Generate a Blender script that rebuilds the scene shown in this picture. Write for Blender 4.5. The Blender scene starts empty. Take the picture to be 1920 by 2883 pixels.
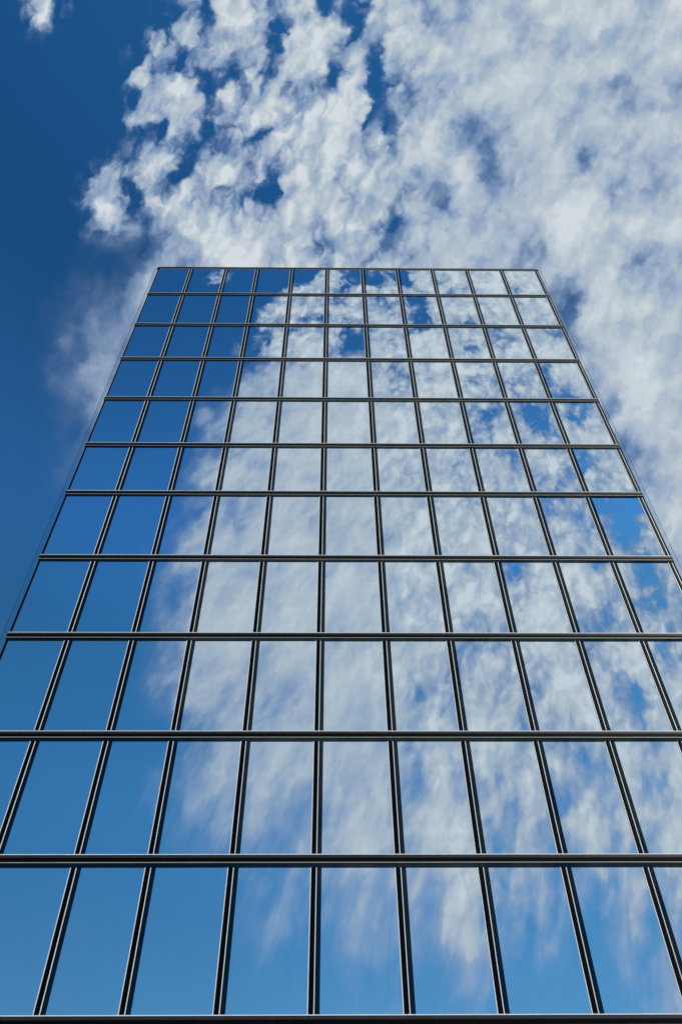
import bpy, bmesh, math
import numpy as np
from mathutils import Vector, Matrix

S = bpy.context.scene
COL = S.collection

# ------------------------------------------------------------------ dimensions
D = 19.1                     # distance from the eye to the glass, metres
EYE = 1.7
XR = [-.5262, -.4302, -.3260, -.2322, -.1279, -.0233, .0834, .1879, .2931, .3974, .5018, .6085]
ZR = [2.3355, 2.1569, 1.9687, 1.7853, 1.5998, 1.4151, 1.2497, 1.0630, .8772, .6879, .5023, .3187]
MX = [x * D for x in XR]                     # mullion centre lines
TZ = [EYE + z * D for z in ZR]               # transom centre lines, top to bottom
PITCH = math.radians(50)
ROLL, YAW = -.00849, .01508

# ------------------------------------------------------------------ node helper
class NT:
    def __init__(s, tree): s.t = tree; s.n = tree.nodes; s.l = tree.links
    def node(s, typ, **kw):
        n = s.n.new(typ)
        for k, v in kw.items(): setattr(n, k, v)
        return n
    def put(s, sock, v):
        if isinstance(v, bpy.types.NodeSocket): s.l.new(v, sock)
        else: sock.default_value = v
    def m(s, op, a, b=None, c=None, clamp=False):
        n = s.node('ShaderNodeMath', operation=op, use_clamp=clamp)
        s.put(n.inputs[0], a)
        if b is not None: s.put(n.inputs[1], b)
        if c is not None: s.put(n.inputs[2], c)
        return n.outputs[0]
    def v(s, op, a, b=None, c=None):
        n = s.node('ShaderNodeVectorMath', operation=op)
        s.put(n.inputs[0], a)
        if b is not None: s.put(n.inputs[1], b)
        if c is not None: s.put(n.inputs[2], c)
        return n.outputs['Value'] if op in ('DOT_PRODUCT', 'LENGTH') else n.outputs[0]
    def xyz(s, x, y, z=0.0):
        n = s.node('ShaderNodeCombineXYZ')
        for i, q in enumerate((x, y, z)): s.put(n.inputs[i], q)
        return n.outputs[0]
    def noise(s, vec, scale, detail=6, rough=.5, dist=0.0, dim='3D', lac=2.0):
        n = s.node('ShaderNodeTexNoise', noise_dimensions=dim)
        s.put(n.inputs['Vector'], vec)
        n.inputs['Scale'].default_value = scale; n.inputs['Detail'].default_value = detail
        n.inputs['Roughness'].default_value = rough; n.inputs['Distortion'].default_value = dist
        n.inputs['Lacunarity'].default_value = lac
        return n.outputs['Fac'], n.outputs['Color']
    def voro(s, vec, scale, smooth=.6):
        n = s.node('ShaderNodeTexVoronoi', feature='SMOOTH_F1', voronoi_dimensions='3D')
        s.put(n.inputs['Vector'], vec); n.inputs['Scale'].default_value = scale
        n.inputs['Smoothness'].default_value = smooth
        return n.outputs['Distance']
    def step(s, x, lo, hi, a=0.0, b=1.0):
        n = s.node('ShaderNodeMapRange', interpolation_type='SMOOTHSTEP')
        s.put(n.inputs[0], x)
        for i, q in enumerate((lo, hi, a, b)): s.put(n.inputs[i + 1], q)
        return n.outputs[0]
    def mix(s, f, a, b):
        n = s.node('ShaderNodeMix', data_type='RGBA')
        s.put(n.inputs[0], f); s.put(n.inputs[6], a); s.put(n.inputs[7], b)
        return n.outputs[2]
    def mixf(s, f, a, b):
        n = s.node('ShaderNodeMix', data_type='FLOAT')
        s.put(n.inputs[0], f); s.put(n.inputs[2], a); s.put(n.inputs[3], b)
        return n.outputs[0]

    def chart(s, A, U, V, rank):
        """A smooth function of (U, V) in 0..1, given by the table A (rows along V),
        written as a sum of products of curves."""
        A = np.asarray(A, float)
        u_, sv, vt = np.linalg.svd(A, full_matrices=False)
        uu = s.xyz(U, U, U); vv = s.xyz(V, V, V)
        total = None
        for g in range(0, rank, 3):
            outs = []
            for side, vec in ((0, vv), (1, uu)):
                cv = s.node('ShaderNodeRGBCurve'); mp = cv.mapping; mp.use_clip = False
                off = []; sc = []
                for ch in range(3):
                    k = g + ch
                    y = (u_[:, k] if side == 0 else vt[k]) * math.sqrt(sv[k]) if k < min(rank, len(sv)) else np.zeros(A.shape[side])
                    lo, hi = float(y.min()), float(y.max())
                    if hi - lo < 1e-9: hi = lo + 1
                    off.append(lo); sc.append(hi - lo)
                    n = len(y); c = mp.curves[ch]
                    pts = [((i + .5) / n, float((y[i] - lo) / (hi - lo))) for i in range(n)]
                    c.points[0].location = pts[0]; c.points[1].location = pts[-1]
                    for p in pts[1:-1]: c.points.new(*p)
                    mp.extend = 'HORIZONTAL'
                mp.update()
                s.l.new(vec, cv.inputs['Color'])
                outs.append(s.v('MULTIPLY_ADD', cv.outputs[0], tuple(sc), tuple(off)))
            d = s.v('DOT_PRODUCT', outs[0], outs[1])
            total = d if total is None else s.m('ADD', total, d)
        return total

# ------------------------------------------------------------------ cloud cover
# how thick the cloud is in the sky ahead (32 x 27 fields, 0 clear .. 9 brightest)
AHEAD = """
04410011328845 52367765887888 7777
02100013566725 87568777887777 6677
00000124367656 88528788 785765 7667
10000045425466 64626777788877 5576
10000046756566 66826567788786 6666
00000037865465 78724775568866 6677
00000011343658 88864876558865 7677
00001356446765 78667778556886 4767
00014456367736 87377667647765 5667
00006447676535 88776637667788 7466
00005445667687 77764786667898 8767
00012124668888 467654876665887566
00012246678888 885667776765567746
00033356667777 776666666644578666
00223456666777 776666666555367777
00235555666777 776666666644277667
00345555556667 766666666655567876
00346555556667 766666666655566887
00236455556667 766666666655534887
00135455556667 766666666655332787
00134455556667 766666666655432577
00234455556667 766666666655443367
00223345556667 766666666655554356
00111234556667 76666666665555 4567
00000123456667 76666666665555 5567
00000012345667 76666666665555 5567
00000001234566 66666666665555 5567
"""
AHEAD = [[int(c) for c in r.replace(' ', '')] for r in AHEAD.strip().split('\n')]
# cloud in the sky behind the eye, one column of three fields per window bay,
# three rows per storey (top storey first)
BEHIND = """
000 014 310 000 012 752 335 167 777 778 788
000 035 310 022 027 843 215 268 667 788 788
000 012 000 025 677 636 778 677 756 787 678
002 100 000 035 656 456 635 327 777 778 677
003 210 000 267 667 677 646 627 787 788 777
000 000 000 256 643 545 777 626 653 778 777
000 000 001 256 356 743 667 656 667 467 645
000 000 003 336 777 732 776 888 767 557 778
000 000 004 257 777 655 777 878 648 778 888
000 000 000 234 567 777 456 667 776 676 578
000 000 011 456 777 888 664 777 746 556 468
000 000 122 566 778 888 757 887 766 667 628
000 000 233 667 667 777 777 777 565 527 565
000 000 344 776 788 888 788 777 537 643 746
000 001 134 777 878 888 787 777 667 674 787
000 000 123 567 777 777 777 776 645 766 466
000 000 135 777 777 777 777 766 786 774 457
000 000 246 777 787 777 777 767 677 645 667
000 000 134 566 777 777 777 676 676 566 421
000 000 235 667 777 777 777 777 667 565 326
000 001 246 777 787 777 788 788 777 777 646
000 001 245 666 777 777 777 767 467 774 526
000 000 235 778 777 888 777 787 677 676 545
000 000 135 888 788 777 677 667 687 635 534
000 000 125 677 677 677 777 665 576 478 655
000 000 134 666 666 777 746 676 678 637 676
000 000 011 456 556 767 776 786 677 736 677
000 000 000 246 677 676 666 675 647 667 666
000 000 002 345 555 667 666 656 366 666 777
000 000 000 234 356 577 677 575 576 677 777
000 000 000 001 334 455 566 555 466 566 666
000 000 000 000 134 345 466 443 355 555 555
000 000 000 000 011 123 233 222 244 444 444
"""
BEHIND = [[int(c) for c in r.replace(' ', '')] for r in BEHIND.strip().split('\n')]
assert all(len(r) == 32 for r in AHEAD), [len(r) for r in AHEAD]
assert all(len(r) == 33 for r in BEHIND), [len(r) for r in BEHIND]

def even(A, xs, n):
    """resample the columns of A, standing at xs (0..1), to n even fields"""
    A = np.asarray(A, float); t = (np.arange(n) + .5) / n
    return np.array([np.interp(t, xs, r) for r in A])
x0, x1 = XR[0], XR[-1]
bx = [((a + (b - a) * (k + .5) / 3) - x0) / (x1 - x0) for a, b in zip(XR, XR[1:]) for k in range(3)]
z0, z1 = ZR[-1], ZR[0]
bz = [(z1 - (a + (b - a) * (k + .5) / 3)) / (z1 - z0) for a, b in zip(ZR, ZR[1:]) for k in range(3)]
B = even(BEHIND, bx, 55)
B = even(B.T, bz, 55).T / 9.0
rr = ((np.arange(55) + .5) / 5)[:, None]; cc = ((np.arange(55) + .5) / 5)[None, :]
hard = np.clip(np.maximum((4.5 - rr) / 1.5, (cc - 5) / 2), 0, 1)        # broken, contrasty cloud up there
B = np.clip(B + hard * .38 * (B - .62), 0, 1.02)
A = np.asarray(AHEAD, float) / 9.0
def soften(T, k):
    P_ = np.pad(T, 1, mode='edge'); h, v = T.shape
    m_ = sum(P_[i:i + h, j:j + v] for i in range(3) for j in range(3)) / 9
    return T + k * np.clip(m_ - T, 0, 1)
A = soften(A, .45)
A = even(A, (np.arange(32) + .5) / 32, 64); A = even(A.T, (np.arange(27) + .5) / 27, 54).T
# single heaps (+) and single gaps (-): x, y, half width, half height, lean in degrees, strength
HEAPS = [(868, 180, 13, 85, -4, -.75), (893, 300, 18, 25, 0, -.5), (620, 420, 15, 50, 8, -.6), (650, 460, 20, 18, 0, -.4),
 (745, 18, 28, 20, 0, -.55), (612, 60, 13, 60, 0, -.4), (395, 125, 20, 20, 0, -.5), (548, 185, 15, 25, 0, -.25), (505, 305, 16, 34, 45, -.5),
 (432, 385, 34, 16, -30, -.45), (720, 560, 24, 22, 30, -.45), (1045, 470, 16, 15, 0, -.5), (980, 530, 12, 26, 0, -.35), (1075, 285, 13, 45, 12, -.4),
 (985, 245, 22, 12, 0, -.3), (1058, 35, 12, 32, 35, -.4), (1340, 360, 20, 35, 0, -.35), (1405, 440, 20, 22, 0, -.35), (1445, 600, 13, 50, 0, -.3),
 (1275, 120, 9, 32, 0, -.3), (1150, 410, 22, 20, 0, -.3), (760, 190, 14, 26, 10, -.35), (1316, 715, 16, 60, -4, -.5), (1135, 340, 30, 70, 0, -.16),
 (808, 55, 11, 42, 0, -.4), (655, 540, 9, 22, 0, -.25), (300, 455, 14, 60, 0, -.5), (940, 60, 16, 60, 0, -.05),
 (540, 40, 52, 44, 0, .28), (425, 75, 24, 36, 20, .2), (355, 110, 20, 30, 0, .35), (370, 245, 60, 48, 0, .2), (318, 185, 13, 30, 0, .4), (314, 275, 15, 14, 0, .3),
 (720, 95, 62, 48, 0, .2), (340, 388, 44, 32, 0, .42), (250, 475, 34, 48, 0, .42), (256, 370, 13, 16, 0, .35), (245, 415, 24, 20, 0, .2),
 (740, 300, 70, 56, 0, .15), (820, 220, 38, 66, 8, .15), (960, 330, 44, 64, 0, .2), (1075, 400, 38, 60, 10, .2), (700, 470, 38, 56, 0, .2),
 (880, 420, 56, 56, 0, .14), (590, 555, 105, 46, 0, .15), (1310, 500, 52, 88, 0, .2), (1400, 395, 34, 30, 0, .15), (1050, 560, 48, 50, 0, .15),
 (58, 95, 13, 12, 0, .15), (85, 30, 18, 44, -20, .12), (145, 15, 16, 30, 0, .1), (1385, 720, 60, 90, 0, .14), (1455, 900, 60, 80, 0, .16)]
gyy, gxx = np.mgrid[0:54, 0:64]; gxx = (gxx + .5) * 24.5; gyy = (gyy + .5) * 24.5
for x_, y_, a_, b_, t_, k_ in HEAPS:
    c_, s_ = math.cos(math.radians(t_)), math.sin(math.radians(t_))
    e1 = ((gxx - x_) * c_ + (gyy - y_) * s_) / (a_ * 1.1 + 4); e2 = (-(gxx - x_) * s_ + (gyy - y_) * c_) / (b_ * 1.1 + 4)
    A = A + k_ * (.62 if k_ > 0 else .52) * np.exp(-(e1 ** 2 + e2 ** 2))
A = A - .08 * np.clip((1350 - gxx) / 350, 0, 1) * np.clip(A * 4, 0, 1)
A = np.clip(A, 0, 1.05)

# ------------------------------------------------------------------ world
SUN_EL, SUN_AZ = math.radians(44), math.radians(124)     # azimuth clockwise from +Y
W = bpy.data.worlds.new("World"); S.world = W; W.use_nodes = True
w = NT(W.node_tree); w.n.clear()
out = w.node('ShaderNodeOutputWorld'); bg = w.node('ShaderNodeBackground')
w.l.new(bg.outputs[0], out.inputs[0])
sky = w.node('ShaderNodeTexSky', sky_type='NISHITA', sun_disc=False)
sky.sun_elevation = SUN_EL; sky.sun_rotation = SUN_AZ
sky.altitude = 300; sky.air_density = 1.0; sky.dust_density = .4; sky.ozone_density = 2.0
STR = .15
TINT = [(0.0, (.413, .667, .70)), (1.0, (.118, .51, .77)), (.37, (.245, .575, .69)), (.50, (.215, .620, .78)), (.64, (.185, .595, .775)), (.73, (.20, .64, .94)), (.81, (.160, .545, .80)), (.89, (.110, .44, .675)), (.94, (.114, .485, .745))]
Dv = w.node('ShaderNodeTexCoord').outputs['Generated']
sp = w.node('ShaderNodeSeparateXYZ'); w.l.new(Dv, sp.inputs[0])
dx, dy, dz = sp.outputs

fw = Vector((math.sin(YAW) * math.cos(PITCH), math.cos(YAW) * math.cos(PITCH), math.sin(PITCH)))
r0 = Vector((math.cos(YAW), -math.sin(YAW), 0)); u0 = r0.cross(fw)
RT = r0 * math.cos(ROLL) + u0 * math.sin(ROLL); UP = -r0 * math.sin(ROLL) + u0 * math.cos(ROLL)

dep = w.m('MAXIMUM', w.v('DOT_PRODUCT', Dv, tuple(fw)), .08)
gx = w.m('DIVIDE', w.v('DOT_PRODUCT', Dv, tuple(RT)), dep)     # about -.42 .. .42
gy = w.m('DIVIDE', w.v('DOT_PRODUCT', Dv, tuple(UP)), dep)     # about .64 at the top
F = 22.637
ax_ = w.m('MULTIPLY_ADD', gx, F, 9.6)         # in units of 100: 0..19.2
ay_ = w.m('MULTIPLY_ADD', gy, -F, 14.415)     # 0..28.8
Pa = w.xyz(ax_, ay_, 0.0)
# behind
ady = w.m('MAXIMUM', w.m('ABSOLUTE', dy), .03)
bu = w.m('MULTIPLY', w.m('SUBTRACT', w.m('DIVIDE', dx, ady), x0), 11 / (x1 - x0))      # 0..11 bays
bv = w.m('MULTIPLY', w.m('SUBTRACT', z1, w.m('DIVIDE', dz, ady)), 11 / (z1 - z0))      # 0..11 storeys

# --- ahead
SUNWARD = (.16, .10, 0)                      # the lit side of each billow
def clouds(P, table, U_span, V_span, rank, warp_sc, warp_amt, base_sc, softness):
    """density map + billows -> (cover, tone) for cloud laid out in the plane P"""
    wp = w.v('SUBTRACT', w.noise(P, warp_sc, 5, .55)[1], (.5, .5, .5))
    Pw = w.v('MULTIPLY_ADD', wp, (warp_amt, warp_amt, 0), P)
    q = w.node('ShaderNodeSeparateXYZ'); w.l.new(Pw, q.inputs[0])
    Mm = w.chart(table, w.m('DIVIDE', q.outputs[0], U_span, clamp=True), w.m('DIVIDE', q.outputs[1], V_span, clamp=True), rank)
    return Mm, wp
def billow(Q, sc, crisp):
    """rounded heaps with creases between them (folded noise), plus a soft fractal"""
    f = w.noise(Q, sc, 6, .46)[0]
    tot = w.m('MULTIPLY', w.m('SUBTRACT', f, .5), 1.35)
    heaps = None
    for k, (m_, a_, mean) in enumerate(((.95, .98, .20), (2.3, .60, .20), (5.2, .24, .20))):
        n_ = w.noise(w.v('ADD', Q, (5.3 * k, 2.7 * k, 1.3 * k)), sc * m_, 1.0, .35, .0)[0]
        h_ = w.m('MULTIPLY', w.m('SUBTRACT', w.m('SQRT', w.m('MULTIPLY_ADD', w.m('SUBTRACT', n_, .5), w.m('MULTIPLY', w.m('SUBTRACT', n_, .5), 4.0), .012)), mean), a_)
        heaps = h_ if heaps is None else w.m('ADD', heaps, h_)
    return tot, w.m('MULTIPLY', heaps, crisp)
Ma, wa = clouds(Pa, A, 19.2, 16.2, 33, 1.9, .95, 0, 0)
Qa = w.v('MULTIPLY_ADD', wa, (.5, .5, 0), w.xyz(w.m('MULTIPLY_ADD', ax_, .88, w.m('MULTIPLY', ay_, .45)), w.m('MULTIPLY_ADD', ax_, -.40, w.m('MULTIPLY', ay_, .55)), 0.0))
# --- behind: streaks lean over and stretch towards the horizon
Pb0 = w.xyz(bu, bv, 0.0)
Mb, wb = clouds(Pb0, B, 11, 11, 33, 2.6, .42, 0, 0)
lean = w.m('MULTIPLY', w.m('MULTIPLY', bv, bv), .022)
Pb = w.xyz(w.m('ADD', bu, lean), w.m('MULTIPLY', bv, .92), 4.0)
Qb = w.v('SCALE', w.v('MULTIPLY_ADD', wb, (.25, .25, 0), Pb)); w.n[-1].inputs['Scale'].default_value = 2.3
# where the cloud is heaped (1) and where it is a smooth veil (0)
crispA = w.m('SUBTRACT', 1.0, w.m('MULTIPLY', w.step(ay_, 5.6, 7.6), w.m('MULTIPLY', w.step(ax_, 6.5, 4.0), .9)))
crispA = w.m('MULTIPLY', crispA, w.step(ax_, 9.5, 14.0, 1.12, .50))
crispB = w.m('MAXIMUM', w.step(bv, 4.2, 2.2), w.m('MULTIPLY', w.step(bu, 4.6, 7.0), w.step(bv, 10.8, 8.0, .5, 1.0)))
crispB = w.m('MAXIMUM', crispB, .28)
isB = w.m('LESS_THAN', dy, 0.0)
M = w.mixf(isB, Ma, Mb)
mq = w.node('ShaderNodeMix', data_type='VECTOR'); w.l.new(isB, mq.inputs[0]); w.l.new(Qa, mq.inputs[4]); w.l.new(Qb, mq.inputs[5])
Q = mq.outputs[1]
crisp = w.mixf(isB, crispA, crispB)
frac, heaps = billow(Q, 1.15, crisp)
lit = w.m('SUBTRACT', w.noise(Q, 1.6, 3, .5)[0], w.noise(w.v('ADD', Q, SUNWARD), 1.6, 3, .5)[0])
# combed streaks in the thin cloud near the horizon
cmb = w.noise(w.xyz(w.m('MULTIPLY_ADD', bu, 2.0, w.m('MULTIPLY', bv, .85)), w.m('MULTIPLY', bv, .62), 9.0), 1.5, 5, .55, .6)[0]
cmb = w.m('MULTIPLY', w.m('SUBTRACT', cmb, .5), w.m('MULTIPLY', isB, w.step(bv, 7.8, 10.2)))
frac = w.m('MULTIPLY_ADD', cmb, 1.25, frac)
amp = w.m('MULTIPLY', w.step(M, .02, .34, .06, 1.0), w.step(M, .55, .95, 1.0, .62))
amp = w.m('MULTIPLY', amp, w.m('MULTIPLY_ADD', crisp, .62, .38))
cover = w.m('MULTIPLY_ADD', w.m('MULTIPLY_ADD', frac, 1.3, w.m('MULTIPLY', heaps, 1.1)), amp, M)
edge = w.mixf(crisp, .72, .60)
alpha = w.m('MULTIPLY', w.step(cover, w.mixf(crisp, .02, .07), edge), w.step(cover, .1, .8, .84, .99))
tone = w.m('ADD', w.m('MULTIPLY', M, .92), w.m('MULTIPLY', amp, w.m('ADD', w.m('MULTIPLY', frac, .85), w.m('ADD', w.m('MULTIPLY', heaps, .95), w.m('MULTIPLY', lit, 1.0)))))
R_ = w.node('ShaderNodeValToRGB'); w.l.new(tone, R_.inputs[0]); R_.color_ramp.interpolation = 'LINEAR'
TONES = [(.26, (.190, .290, .475)), (1.06, (.660, .720, .762)), (.52, (.305, .405, .560)), (.80, (.510, .585, .645))]
for i, (p, c) in enumerate(TONES):
    e = R_.color_ramp.elements[i] if i < 2 else R_.color_ramp.elements.new(p)
    e.position = p; e.color = c + (1,)
# thin cloud low down takes the blue of the air in front of it
ccol = w.mix(w.m('MULTIPLY', w.step(dz, .62, .30), w.step(tone, .75, .35, 0.0, .75)), R_.outputs[0], (.235, .400, .640, 1))
T = w.node('ShaderNodeValToRGB')            # clear sky: Nishita, deepened as by a polarising filter
w.l.new(dz, T.inputs[0])
T.color_ramp.interpolation = 'CARDINAL'
for i, (p, c) in enumerate(TINT):      # first two are the ends
    e = T.color_ramp.elements[i] if i < 2 else T.color_ramp.elements.new(p)
    e.position = p; e.color = c + (1,)
# the filter also holds back the glare on the sunward (right) side
skyc = w.v('SCALE', w.v('MULTIPLY', sky.outputs[0], T.outputs[0])); w.l.new(w.m('MULTIPLY_ADD', w.m('MAXIMUM', dx, 0.0), -.38 * STR, STR), skyc.node.inputs['Scale'])
final = w.mix(alpha, skyc, ccol)
up = w.step(dz, -.02, .03)
final = w.mix(up, (.12, .13, .14, 1), final)
w.l.new(final, bg.inputs['Color']); bg.inputs['Strength'].default_value = 1.0
W.cycles.sampling_method = 'MANUAL'; W.cycles.sample_map_resolution = 512

# ------------------------------------------------------------------ sun
sl = bpy.data.lights.new('sun', 'SUN'); sl.energy = 4.0; sl.angle = math.radians(.5); sl.color = (1, .96, .9)
so = bpy.data.objects.new('sun', sl); COL.objects.link(so)
sd = Vector((math.sin(SUN_AZ) * math.cos(SUN_EL), math.cos(SUN_AZ) * math.cos(SUN_EL), math.sin(SUN_EL)))
so.rotation_euler = sd.to_track_quat('Z', 'Y').to_euler(); so.location = sd * 200

# ------------------------------------------------------------------ materials
def mat(name, base, rough=.5, metal=0.0, spec=.5, vary=0.0, vscale=3.0, bump=0.0):
    m = bpy.data.materials.new(name); m.use_nodes = True
    t = NT(m.node_tree); b = m.node_tree.nodes['Principled BSDF']
    b.inputs['Roughness'].default_value = rough; b.inputs['Metallic'].default_value = metal
    b.inputs['Specular IOR Level'].default_value = spec
    if vary:
        tc = t.node('ShaderNodeTexCoord').outputs['Object']
        f = t.noise(tc, vscale, 6, .6)[0]
        lo = tuple(c * (1 - vary) for c in base) + (1,); hi = tuple(min(1, c * (1 + vary)) for c in base) + (1,)
        t.l.new(t.mix(t.step(f, .3, .7), lo, hi), b.inputs['Base Color'])
        if bump:
            bp = t.node('ShaderNodeBump'); bp.inputs['Strength'].default_value = bump; bp.inputs['Distance'].default_value = .01
            t.l.new(f, bp.inputs['Height']); t.l.new(bp.outputs[0], b.inputs['Normal'])
    else: b.inputs['Base Color'].default_value = tuple(base) + (1,)
    return m
M_GLASS = mat('mirror_glass', (.90, .955, .975), 0.0, 1.0)
t = NT(M_GLASS.node_tree); b = t.n['Principled BSDF']       # faint dust film, no effect on the mirror image
tc = t.node('ShaderNodeTexCoord').outputs['Object']
t.l.new(t.mix(t.step(t.noise(tc, .35, 5, .6)[0], .3, .7), (.80, .86, .905, 1), (.82, .88, .925, 1)), b.inputs['Base Color'])
M_BLACK = mat('black_anodised_aluminium', (.0015, .0015, .002), .5, 0, .04, .3, 8)
M_LIP = mat('charcoal_edge_lit_lip', (.020, .020, .022), .45, 0, .18, .2, 8)  # lit copy of the black on frame slopes; also the fin edges
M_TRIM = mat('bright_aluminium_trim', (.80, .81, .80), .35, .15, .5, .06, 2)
M_TRIM2 = mat('dull_aluminium_trim', (.33, .33, .28), .45, .1, .5, .1, 2)  # duller and slightly yellower than the bright trim
M_BAND = mat('painted_shade_band', (.030, .042, .048), .03, 1.0, .5, .1, 1)  # near-black mirror strips that stand in for shade beside the frames
M_COPE = mat('dark_coping_metal', (.010, .011, .014), .35, 0, .3, .2, 4)
M_CONC = mat('concrete', (.30, .29, .27), .85, 0, .3, .18, 1.2, .3)
M_PLAZA = mat('pale_paving', (.26, .25, .235), .8, 0, .3, .15, .6, .2)
M_LAND = mat('land', (.09, .11, .06), .95, 0, .2, .3, .02)
M_ROOF = mat('roof_gravel', (.22, .21, .20), .9, 0, .2, .2, 5, .4)

M_FIN = bpy.data.materials.new('clear_glass_fin'); M_FIN.use_nodes = True
t = NT(M_FIN.node_tree); t.n.clear()
o_ = t.node('ShaderNodeOutputMaterial'); mx = t.node('ShaderNodeMixShader')
tr = t.node('ShaderNodeBsdfTransparent'); tr.inputs[0].default_value = (.93, .96, .97, 1)
gl = t.node('ShaderNodeBsdfGlossy'); gl.inputs['Roughness'].default_value = .02
mx.inputs[0].default_value = .10; t.l.new(tr.outputs[0], mx.inputs[1]); t.l.new(gl.outputs[0], mx.inputs[2])
t.l.new(mx.outputs[0], o_.inputs[0])

# ------------------------------------------------------------------ mesh helpers
def prism(bm, prof, axis, a, b, mi=0):
    """extrude a closed profile; axis 'x': prof=(y,z) ; axis 'z': prof=(x,y)"""
    def P(p, t_): return (t_, p[0], p[1]) if axis == 'x' else (p[0], p[1], t_)
    A_ = [bm.verts.new(P(p, a)) for p in prof]; B_ = [bm.verts.new(P(p, b)) for p in prof]
    n = len(prof); fs = []
    for i in range(n):
        fs.append(bm.faces.new((A_[i], A_[(i + 1) % n], B_[(i + 1) % n], B_[i])))
    fs.append(bm.faces.new(A_[::-1])); fs.append(bm.faces.new(B_))
    for f in fs: f.material_index = mi
    return fs
def box(bm, xa, xb, ya, yb, za, zb, mi=0):
    return prism(bm, [(xa, ya), (xb, ya), (xb, yb), (xa, yb)], 'z', za, zb, mi)
def obj(name, bm, mats, parent=None, smooth=False):
    bmesh.ops.recalc_face_normals(bm, faces=bm.faces)
    me = bpy.data.meshes.new(name); bm.to_mesh(me); bm.free()
    for m_ in (mats if isinstance(mats, (list, tuple)) else [mats]): me.materials.append(m_)
    if smooth:
        for p in me.polygons: p.use_smooth = True
    o = bpy.data.objects.new(name, me); COL.objects.link(o)
    if parent: o.parent = parent
    return o

# ------------------------------------------------------------------ ground
bm = bmesh.new(); bmesh.ops.create_circle(bm, cap_ends=True, segments=96, radius=6000)
g = obj('ground', bm, M_LAND); g['kind'] = 'structure'
bm = bmesh.new(); box(bm, -45, 45, -35, 62, -.3, .12)
g = obj('plaza_paving', bm, M_PLAZA); g['kind'] = 'structure'

# ------------------------------------------------------------------ tower
Y = D                                   # outer face of the glass
XL, XRr = MX[0] - .05, MX[-1] + .16
TOP = TZ[0]
BD = 24.0                               # depth of the building
tower = bpy.data.objects.new('office_tower', None); COL.objects.link(tower)
tower.location = (0, 0, 0)
tower['label'] = 'office tower clad in mirror glass panes between thin black frames, reflecting clouds and blue sky'
tower['category'] = 'building'

# core behind the glass, side walls and back wall
bm = bmesh.new(); box(bm, XL + .25, XRr - .25, Y + .3, Y + BD, .12, TOP - .25)
obj('wall', bm, M_CONC, tower)
bm = bmesh.new(); box(bm, XL + .1, XRr - .1, Y + .08, Y + BD - .1, TOP - .22, TOP - .02)
obj('roof', bm, M_ROOF, tower)

def grid_wall(name, x, sgn):            # a side wall: bays of mirror glass with the same frames
    bm = bmesh.new()
    ya, yb = Y + .02, Y + BD
    zb = [TOP - .1] + TZ[1:] + [TZ[-1] - 3.55]
    yg = [ya + (yb - ya) * i / 12 for i in range(13)]
    X0, X1 = (x, x + sgn * .22)
    box(bm, min(X0, X1), max(X0, X1), ya, yb, .3, TOP - .1, 0)
    e = x
    for yy in yg[1:-1]:
        box(bm, e - .04 if sgn > 0 else e - .001, e + .001 if sgn > 0 else e + .04, yy - .05, yy + .05, .3, TOP - .12, 1)
    for z in zb[1:]:
        box(bm, e - .06 if sgn > 0 else e - .001, e + .001 if sgn > 0 else e + .06, ya + .03, yb - .03, z - .09, z + .09, 1)
    return obj(name, bm, [M_GLASS, M_BLACK], tower)
grid_wall('side_wall', XL + .02, 1)
grid_wall('side_wall', XRr - .02, -1)
bm = bmesh.new(); box(bm, XL - .05, XRr + .05, Y - .10, Y + .02, .12, .75)
obj('plinth', bm, M_CONC, tower)

# panes: one per bay and storey
ZB = TZ + [TZ[-1] - 3.55, .75]
rng = np.random.default_rng(7)
def pane(bm, i, j):
    fs = box(bm, MX[i], MX[i + 1] - .002, Y, Y + .03, ZB[j + 1], ZB[j] - .002)
    tx, tz = rng.uniform(-.0009, .0009, 2)                       # no pane hangs perfectly true
    for v_ in {v_ for f_ in fs for v_ in f_.verts}:
        v_.co.y += tx * (v_.co.x - MX[i]) + tz * (v_.co.z - ZB[j + 1])
rest = [(i, 0) for i in range(11)] + [(i, 1) for i in range(8)] + [(0, 10), (10, 10)]
for j in range(11):
    for i in range(11):
        if (i, j) in rest: continue
        bm = bmesh.new(); pane(bm, i, j)
        obj('window', bm, M_GLASS, tower)
bm = bmesh.new()
for i, j in rest: pane(bm, i, j)
o = obj('windows', bm, M_GLASS, tower); o['kind'] = 'stuff'
bm = bmesh.new()
for j in (11, 12):
    for i in range(11): pane(bm, i, j)
obj('ground_floor_glazing', bm, M_GLASS, tower)

# mullions
VB = .058; VT = .019; VW = .115
zlo, zhi = .75, TOP - .05
for i, x in enumerate(MX):
    hb = VB if i else .036
    bm = bmesh.new()
    # rounded on the left; the greyer chamfer has caught light painted in
    prof = [(x - hb, Y - .001), (x - hb, Y - .008), (x - hb * .8, Y - .012), (x - hb * .35, Y - .014), (x + hb, Y - .014), (x + hb, Y - .001)]
    fs = prism(bm, prof, 'z', zlo, zhi, 0)
    fs[1].material_index = 1
    mu = obj('mullion', bm, [M_BLACK, M_LIP], tower)
    if i:
        bm = bmesh.new(); box(bm, x - hb - VT, x - hb - .0005, Y - .015, Y - .0015, zlo, zhi); obj('trim', bm, M_TRIM, mu)
        bm = bmesh.new(); box(bm, x + hb + .0005, x + hb + VT, Y - .015, Y - .0015, zlo, zhi); obj('trim', bm, M_TRIM, mu)
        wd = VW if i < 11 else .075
        bm = bmesh.new(); box(bm, x + hb + VT + .0005, x + hb + VT + wd, Y - .005, Y - .002, zlo, zhi); obj('shade_band', bm, M_BAND, mu)  # drop shadow of the mullion, put in as a dark strip

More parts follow.
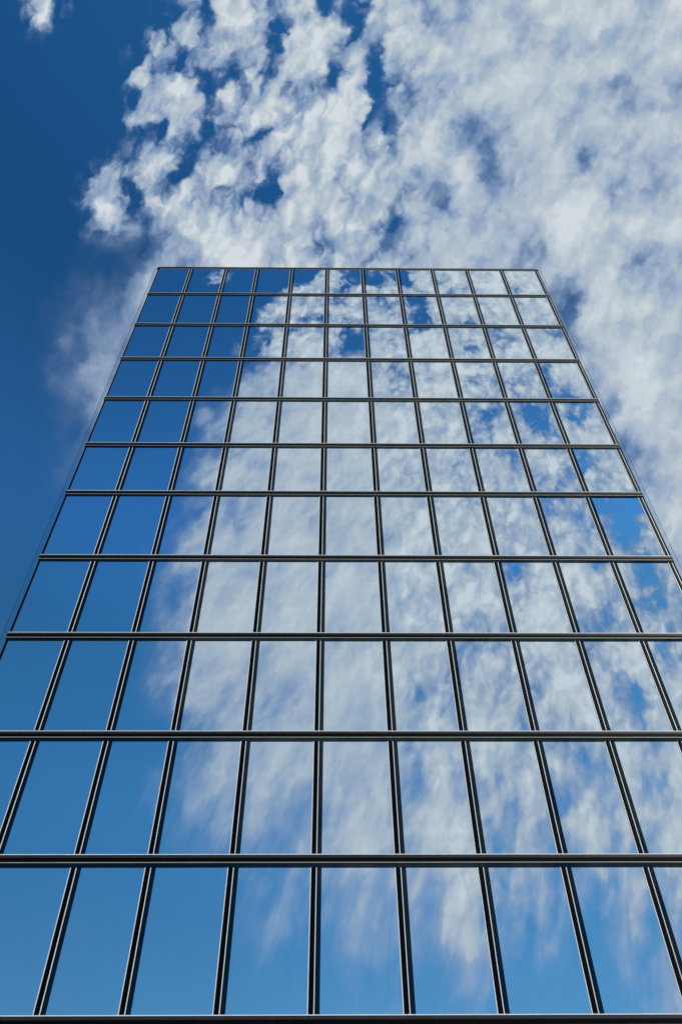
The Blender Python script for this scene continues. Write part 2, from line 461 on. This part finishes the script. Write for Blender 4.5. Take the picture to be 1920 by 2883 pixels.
# transoms
xa, xb = MX[0] - .036 - .03, MX[-1] + VB + VT + .05
for j, z in enumerate(TZ[1:] + [TZ[-1] - 3.55]):
    h = .09
    bm = bmesh.new()
    prof = [(Y - .001, z + h), (Y - .018, z + h), (Y - .023, z + h - .012), (Y - .026, z + h - .035), (Y - .028, z + h - .072),
            (Y - .028, z - h), (Y - .001, z - h)]
    fs = prism(bm, prof, 'x', xa, xb, 0)
    for k in (1, 2, 3): fs[k].material_index = 1  # paler grey paints the light on the upper slope
    tr_ = obj('transom', bm, [M_BLACK, M_LIP], tower)
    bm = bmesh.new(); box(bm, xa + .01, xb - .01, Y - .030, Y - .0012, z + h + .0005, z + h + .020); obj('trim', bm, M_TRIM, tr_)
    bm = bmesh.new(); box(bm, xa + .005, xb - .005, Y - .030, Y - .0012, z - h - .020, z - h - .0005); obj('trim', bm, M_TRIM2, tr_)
    bm = bmesh.new(); box(bm, xa + .02, xb - .02, Y - .018, Y - .0025, z - h - .020 - .108, z - h - .0205); obj('shade_band', bm, M_BAND, tr_)  # last strip is shade under the transom, put in as dark glass

# coping with rounded ends, seen as a dark bar along the top
bm = bmesh.new()
r = .22; ca, cb = XL - .06, XRr + .02; ct, cbm = TOP + .09, TOP - .09
pts = [(ca, cbm)]
for k in range(9):
    a = math.pi - k * math.pi / 16; pts.append((ca + .18 + .18 * math.cos(a), ct - .18 + .18 * math.sin(a)))
for k in range(9):
    a = math.pi / 2 - k * math.pi / 16; pts.append((cb - .18 + .18 * math.cos(a), ct - .18 + .18 * math.sin(a)))
pts.append((cb, cbm))
Av = [bm.verts.new((p[0], Y - .034, p[1])) for p in pts]; Bv = [bm.verts.new((p[0], Y + .10, p[1])) for p in pts]
n = len(pts)
for i in range(n): bm.faces.new((Av[i], Av[(i + 1) % n], Bv[(i + 1) % n], Bv[i]))
bm.faces.new(Av); bm.faces.new(Bv[::-1])
cp = obj('coping', bm, M_COPE, tower)
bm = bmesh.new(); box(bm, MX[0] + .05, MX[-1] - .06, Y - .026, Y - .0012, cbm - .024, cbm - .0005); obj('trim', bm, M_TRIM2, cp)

# clear glass fins that run up both corners beyond the frames
for sx, x in ((-1, MX[0] - .036 - .03), (1, MX[-1] + VB + VT + .075)):
    bm = bmesh.new(); a, b_ = sorted((x + sx * .002, x + sx * .15)); box(bm, a, b_, Y - .008, Y + .004, .75, TOP - .09)
    fn = obj('corner_fin', bm, M_FIN, tower)
    bm = bmesh.new(); a, b_ = sorted((x + sx * .1505, x + sx * .158)); box(bm, a, b_, Y - .009, Y + .005, .75, TOP - .09)
    obj('edge_strip', bm, M_LIP, fn)

# ------------------------------------------------------------------ camera
cam = bpy.data.cameras.new('camera'); co = bpy.data.objects.new('camera', cam); COL.objects.link(co)
co.matrix_world = Matrix(((RT.x, UP.x, -fw.x, 0), (RT.y, UP.y, -fw.y, 0), (RT.z, UP.z, -fw.z, EYE), (0, 0, 0, 1)))
cam.sensor_fit = 'VERTICAL'; cam.sensor_height = 36; cam.lens = 36 * 2263.7 / 2883
cam.clip_start = .1; cam.clip_end = 20000
S.camera = co
vs = S.view_settings; vs.view_transform = 'Standard'; vs.look = 'None'; vs.exposure = 0; vs.gamma = 1; vs.use_curve_mapping = False
S.render.engine = 'CYCLES'; S.cycles.max_bounces = 8; S.cycles.use_denoising = False
